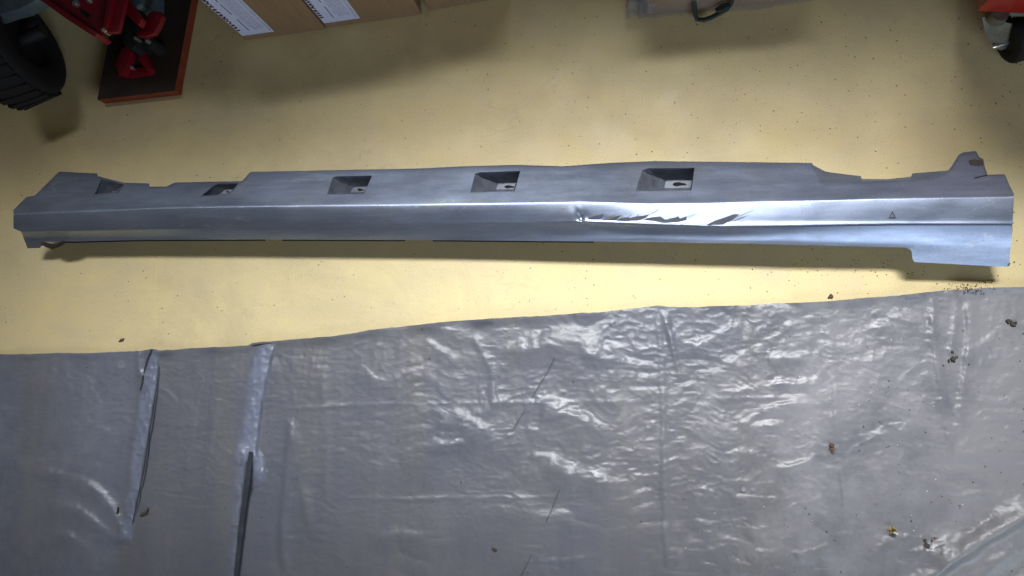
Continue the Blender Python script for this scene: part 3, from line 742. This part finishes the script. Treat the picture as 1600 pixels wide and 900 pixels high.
for x, y, z, r in ((120, 6, 0.160, .0065), (141, 1, 0.160, .0055), (164, 48, 0.160, .0045), (213, 60, 0.075, .004), (231, 64, 0.07, .0055), (207, 106, 0.029, .0045)):
    bm = bmesh.new()
    c = P(x, y, z); cyl(bm, c-Vector((0, 0, 0.012)), c+Vector((0, 0, 0.004)), r, r, 6)
    cyl(bm, c+Vector((0, 0, 0.0041)), c+Vector((0, 0, 0.007)), r*.55, r*.5, 12)
    obj('bolt', bm, M['bolt'], tool)
bm = bmesh.new(); cyl(bm, P(134, 23, .1605)+Vector((-.008, .006, 0)), P(134, 23, .1605)+Vector((.008, -.006, 0)), .0035, .0035, 10); obj('slot', bm, M['hole'], arm)
bm = bmesh.new(); c0, c1 = P(231, 64, bz), P(231, 64, .066); cyl(bm, Vector((c1.x, c1.y, bz)), c1, .012, .010); obj('spacer', bm, M['hole'], tool)

# ------------------------------------------------------------------ cardboard boxes
def carton(a, b, depth, height, label, lab=None, grp='cardboard boxes standing in a row along the top'):
    """a, b: photo pixels of the lower front corners"""
    A, B = P(*a), P(*b)
    ex = (B-A).normalized(); ey = Vector((-ex.y, ex.x, 0)); wdt = (B-A).length
    root = empty('cardboard_box', A, label, 'box', grp)
    bm = bmesh.new()
    n = 6
    q = [A, B, B+ey*depth, A+ey*depth]
    prism(bm, [p+Vector((0, 0, .001)) for p in q], [p+Vector((0, 0, height)) for p in q])
    bevel(bm, 0.0025, 2)
    body = obj('body', bm, M['card'], root)
    bm = bmesh.new()
    for s in (0,):                                           # top flaps with a gap
        for y0, y1 in ((0.002, depth/2-.001), (depth/2+.001, depth-.002)):
            q = [A+ex*.002+ey*y0, A+ex*(wdt-.002)+ey*y0, A+ex*(wdt-.002)+ey*y1, A+ex*.002+ey*y1]
            prism(bm, [p+Vector((0, 0, height)) for p in q], [p+Vector((0, 0, height+.003)) for p in q])
    obj('flap', bm, M['card'], root)
    if lab:
        w0, w1, z0, z1, seed = lab
        bm = bmesh.new()
        off = -ey*0.0006
        q = [A+ex*w0+Vector((0, 0, z0)), A+ex*w1+Vector((0, 0, z0)), A+ex*w1+Vector((0, 0, z1)), A+ex*w0+Vector((0, 0, z1))]
        prism(bm, [p-ey*0.0002 for p in q], [p+off for p in q])
        lb = obj('label', bm, M['paper'], root)
        r = random.Random(seed)
        lw = w1-w0
        def bars(mat, rows):
            bm = bmesh.new()
            for u, th, word, gap, start, stop in rows:
                z = z0+start
                while z < min(stop, z1-.006):
                    ln = r.uniform(*word)
                    p0 = A+ex*(w0+u)+Vector((0, 0, z)); p1 = p0+Vector((0, 0, ln)); t = ex*th
                    prism(bm, [p0-ey*.0005, p0+t-ey*.0005, p1+t-ey*.0005, p1-ey*.0005], [p0-ey*.0009, p0+t-ey*.0009, p1+t-ey*.0009, p1-ey*.0009])
                    z += ln+r.uniform(*gap)
            po = obj('print', bm, mat, lb); po['kind'] = 'stuff'
        # bold heading along the edge: short uneven strokes, then rows of small print running up the label
        bars(M['ink'], [(0.001, 0.0045, (.004, .009), (.003, .006), .022, z1), (0.0045, 0.003, (.002, .005), (.004, .009), .022, z1)])
        bars(M['ink'], [(lw*.34, .0014, (.03, .05), (.008, .03), .018, z1)])
        bars(M['ink2'], [(lw*f_, .0009, (.004, .014), (.001, .004), s_, e_) for f_, s_, e_ in ((.46, .03, .2), (.52, .02, .2), (.57, .02, .3), (.63, .02, .3), (.69, .024, .3), (.75, .022, .3), (.80, .02, .3), (.9, .006, .3), (.94, .006, .3))])
    return root
carton((384, 63), (509.5, 45.5), 0.22, 0.42, 'leftmost cardboard box with white printed label near the red tool', (0.0035, 0.066, 0.021, 0.34, 3))
carton((512, 43.5), (659, 22.5), 0.22, 0.42, 'second cardboard box with a white printed label, right of the leftmost box', (0.0012, 0.070, 0.021, 0.34, 4))
carton((672, 16.5), (800, -6), 0.22, 0.40, 'plain cardboard box without label, right of the two labelled boxes')

# ------------------------------------------------------------------ wrapped parcel
par = empty('wrapped_parcel', P(1100, 10), 'brown parcel in clear plastic wrap with a dark strap at the top edge', 'parcel')
def lumpy(a, b, depth, height, amp, name, mat, seed, grow=0.0):
    A, B = P(*a), P(*b); ex = (B-A).normalized(); ey = Vector((-ex.y, ex.x, 0)); wdt = (B-A).length
    bm = bmesh.new()
    bmesh.ops.create_cube(bm, size=1)
    bmesh.ops.subdivide_edges(bm, edges=bm.edges[:], cuts=9, use_grid_fill=True)
    for v in bm.verts:
        c = v.co.copy()
        n1 = float(vnoise(c.x*5+seed, c.z*6+c.y*3, seed))-.5
        n2 = float(vnoise(c.x*14+seed, c.z*12+c.y*9, seed+1))-.5
        k = amp*(n1+0.6*n2)
        p = A+ex*((c.x+.5)*wdt)+ey*((c.y+.5)*depth+k)+Vector((0, 0, 1))*((c.z+.5)*height)
        p += ex*c.x*2*grow-ey*grow*(-c.y*2)+ex*k*.4
        p.z = max(0.001, p.z+(k*.3 if c.z > -.45 else 0))
        v.co = p
    bevel(bm, .003, 2, 50)
    return obj(name, bm, mat, par, 60)
lumpy((1010, 25), (1262, 0), 0.16, 0.28, 0.010, 'core', M['card'], 3)
lumpy((1002, 26), (1266, 0), 0.17, 0.29, 0.014, 'wrap', M['wrap'], 8, 0.004)
lumpy((980, 28), (1022, 27), 0.05, 0.06, 0.022, 'gathered_end', M['wrap'], 14)
bm = bmesh.new()
S_ = [P(1084, -14, .06), P(1085, 2, .045), P(1086, 16, .02), P(1089, 25, .010), P(1100, 26, .010), P(1112, 22, .014), P(1125, 15, .022), P(1136, 9, .03), P(1142, 0, .04), P(1146, -14, .06)]
S_ = [p-Vector((0, .006, 0)) for p in S_]
tube(bm, S_, .0042, 8); obj('strap', bm, M['strap'], par)
bm = bmesh.new()
tube(bm, [p-Vector((0, .002, 0)) for p in (P(1118, 15, .03), P(1130, 11, .033), P(1142, 4, .036))], [.004, .008, .004], 8); obj('buckle', bm, M['strap'], par)

# ------------------------------------------------------------------ red cabinet on casters
cab = empty('tool_cabinet', P(1640, 10), 'red metal tool cabinet corner on a caster at the top right', 'cabinet')
A = P(1527, 17, .095); B = P(1720, 27, .095); ex = (B-A).normalized(); ey = Vector((-ex.y, ex.x, 0))
bm = bmesh.new()
q = [A, B, B+ey*.4, A+ey*.4]
prism(bm, q, [p+Vector((0, 0, .62)) for p in q]); bevel(bm, .004, 3)
obj('body', bm, M['redbox'], cab)
axd = Vector((0.95, 0.30, 0)).normalized()
ac = P(1560, 70, .036)
fk = bmesh.new()
pl = [P(1534, 26, .080), P(1580, 37, .078), P(1576, 55, .055), P(1571, 76, .030), P(1563, 79, .026), P(1554, 76, .030), P(1540, 56, .055)]
prism(fk, pl, [p+axd*.0035+Vector((0, 0, -.002)) for p in pl]); bmesh.ops.recalc_face_normals(fk, faces=fk.faces); bevel(fk, .0012, 2)
cst = obj('caster', fk, M['steel'], cab)
bm = bmesh.new()
c = P(1558, 25, .082); cyl(bm, c-Vector((0, 0, .004)), c+Vector((0, 0, .012)), .016, .013, 28); cyl(bm, c-Vector((0, 0, .010)), c-Vector((0, 0, .0041)), .010, .015, 28); obj('swivel', bm, M['steel'], cst)
wcn = ac+axd*.026; wcn.z = .0385
bm = bmesh.new()
prof = [(.014*math.copysign(abs(math.cos(t))**.5, math.cos(t)), .027+.0115*math.copysign(abs(math.sin(t))**.6, math.sin(t))) for t in np.linspace(0, 2*math.pi, 20, endpoint=False)]
lathe(bm, wcn, axd, prof, 40); lathe(bm, wcn, axd, [(-.012, .004), (.012, .004), (.012, .018), (-.012, .018)], 30)
obj('tyre', bm, M['rubber'], cst)
bm = bmesh.new(); cyl(bm, ac-axd*.006, ac+axd*.05, .0058, .0058, 16); cyl(bm, ac-axd*.0105, ac-axd*.0061, .0035, .0045, 12); obj('axle_bolt', bm, M['bolt'], cst)
bm = bmesh.new(); pl2 = [p+axd*.044 for p in pl]; prism(bm, pl2, [p+axd*.0035 for p in pl2]); obj('fork_plate', bm, M['steel'], cst)

# ------------------------------------------------------------------ debris
def crumb(bm, c, r, flat=.5, seed=0, n=7):
    rr = random.Random(seed)
    ring = [Vector((math.cos(2*math.pi*k/n)*r*rr.uniform(.55, 1.25), math.sin(2*math.pi*k/n)*r*rr.uniform(.55, 1.25), 0)) for k in range(n)]
    b = [bm.verts.new(c+v) for v in ring]; t = [bm.verts.new(c+v*.6+Vector((0, 0, r*flat))) for v in ring]
    bm.faces.new(b[::-1]); bm.faces.new(t)
    for k in range(n): bm.faces.new((b[k], b[(k+1) % n], t[(k+1) % n], t[k]))
def on_skirt(x, y): return 15 < x < 1590 and fB(np.clip(x, 21, 1584))-3 < y < fE(np.clip(x, 21, 1584))+2
# dust and grit nobody could count
bm = bmesh.new(); k = 0
while k < 1300:
    x, y = random.uniform(0, 1600), random.uniform(20, 560)
    if on_skirt(x, y) or y > fT(x)-3 or (x < 300 and y < 175): continue
    if random.random() > 0.45+0.55*(x > 800): continue
    crumb(bm, P(x, y, .0003), random.choice((.0003, .0004, .0004, .0005, .0006, .0008, .0012)), .5, k, 5); k += 1
for _ in range(60):
    x, y = random.gauss(1400, 110), random.gauss(415, 12)
    if 0 < x < 1600 and not on_skirt(x, y) and y < fT(x)-3: crumb(bm, P(x, y, .0003), random.uniform(.0004, .0013), .4, k, 6); k += 1
o = obj('floor_grit', bm, M['mud']); o['kind'] = 'stuff'
bm = bmesh.new()
for k in range(700):
    x = 1600*(1-random.random()**1.7); y = random.uniform(470, 895)
    if y < fT(x)+6: continue
    crumb(bm, P(x, y, sheet_z(x, y)), random.choice((.0003, .0004, .0005, .0006, .0009, .0014)), .6, k, 5)
o = obj('sheet_grit', bm, M['mud']); o['kind'] = 'stuff'
bm = bmesh.new()
for k in range(46):
    x = random.uniform(1040, 1590); y = random.uniform(520, 860)
    crumb(bm, P(x, y, sheet_z(x, y)), random.choice((.0006, .0008, .0011)), .6, k+77, 5)
o = obj('pale_grit', bm, M['pale']); o['kind'] = 'stuff'

def lump(name, label, cat, x, y, blobs, mat, base=None, flat=.8):
    bm = bmesh.new()
    for i, (dx, dy, r) in enumerate(blobs):
        z = (sheet_z(x+dx, y+dy) if y > fT(x) else 0.0003) if base is None else base
        crumb(bm, P(x+dx, y+dy, z), r, flat, i+int(x), 8)
    return tag(obj(name, bm, mat), label, cat)
lump('mud_crumb', 'black curled mud crumb on the sheet at the right edge', 'dirt', 1580, 503, [(-5, -1, .005), (0, 2, .005), (4, 5, .004), (7, 1, .003)], M['mud'])
lump('mud_crumb', 'cluster of dark mud bits on the sheet below the skirt end', 'dirt', 1489, 562, [(-1, -12, .003), (0, 0, .005), (-6, 2, .003), (5, -4, .003), (-16, 9, .0022)], M['mud'])
lump('mud_crumb', 'dark brown oblong crumb on the vertical crease of the sheet', 'dirt', 1300, 700, [(0, -4, .005), (0, 2, .005), (1, 7, .003)], M['twig'])
lump('mud_crumb', 'dark grey crumb beside the thick roll of the sheet', 'dirt', 1446, 850, [(-1, -5, .004), (0, 2, .006), (3, 4, .005)], M['mud'])
lump('mud_crumb', 'small brown ring-shaped crumb above the grey crumb by the roll', 'dirt', 1460, 842, [(-4, 3, .0025), (0, -1, .003), (4, 0, .0025), (3, 4, .002)], M['twig'])
lump('mud_crumb', 'small black crumb on the sheet near the middle bottom', 'dirt', 772, 859, [(0, 0, .0045), (3, 1, .003)], M['mud'])
lump('mud_crumb', 'dark crumb on the floor near the sheet edge, right', 'dirt', 1299, 463, [(0, 0, .0045), (-3, 2, .003)], M['twig'])
bm = bmesh.new()
for k in range(190):
    x, y = random.gauss(1519, 20), random.gauss(450, 4.5)
    crumb(bm, P(x, y, (sheet_z(x, y) if y > fT(x) else 0.0003)), random.choice((.0003, .0005, .0008, .0012)), .25, k, 6)
o = tag(obj('dirt_smear', bm, M['mud']), 'dark gritty dirt smear on the sheet edge below the skirt end', 'dirt'); o['kind'] = 'stuff'
# yellow leaf tuft
tf = empty('dry_tuft', P(1395, 829, sheet_z(1395, 829)), 'yellow-brown dry plant tuft on the sheet at lower right', 'plant debris')
bm = bmesh.new()
c = P(1395, 829, sheet_z(1395, 829)+.003)
for k in range(70):
    a, b_ = random.uniform(0, 2*math.pi), random.uniform(-.1, 1.3)
    d = Vector((math.cos(a)*math.cos(b_), math.sin(a)*math.cos(b_), math.sin(b_))); L_ = random.uniform(.004, .010)
    s_ = d.cross(Vector((.3, .2, 1))).normalized()*.0011
    m_ = c+d*L_*.5+Vector((0, 0, .001))
    q = [c-s_*.4, m_-s_, c+d*L_, m_+s_]
    bm.faces.new([bm.verts.new(p) for p in q])
obj('leaves', bm, M['leaf'], tf, recalc=False)
bm = bmesh.new(); tube(bm, [P(1397, 832, sheet_z(1397, 832)+.012), P(1402, 835, sheet_z(1402, 835)+.009)], .0012, 6); obj('stem', bm, M['pale'], tf)
# twiggy bit left
tw = bmesh.new()
zz = sheet_z(225, 803)+.002
tube(tw, [P(218, 806, zz), P(224, 803, zz+.001), P(229, 799, zz+.001), P(232, 794, zz)], [.0012, .003, .002, .001], 6)
tube(tw, [P(221, 801, zz), P(226, 803, zz+.001), P(231, 803, zz)], [.0008, .0018, .0008], 6)
tag(obj('twig', tw, M['mud']), 'black forked twig bit lying right of the left pleat', 'twig')
tw = bmesh.new(); zz = sheet_z(184, 800)+.0015
tube(tw, [P(185, 792, zz), P(184, 800, zz+.001), P(183, 808, zz)], [.001, .0022, .0008], 6)
tag(obj('twig', tw, M['rust']), 'reddish brown twig bit lying left of the left pleat', 'twig')
tw = bmesh.new(); tube(tw, [P(186, 534, .001), P(190, 531, .002), P(194, 529, .001)], [.0012, .0028, .001], 6)
tag(obj('twig', tw, M['twig']), 'brown crumb of twig on the floor above the left pleat', 'twig')
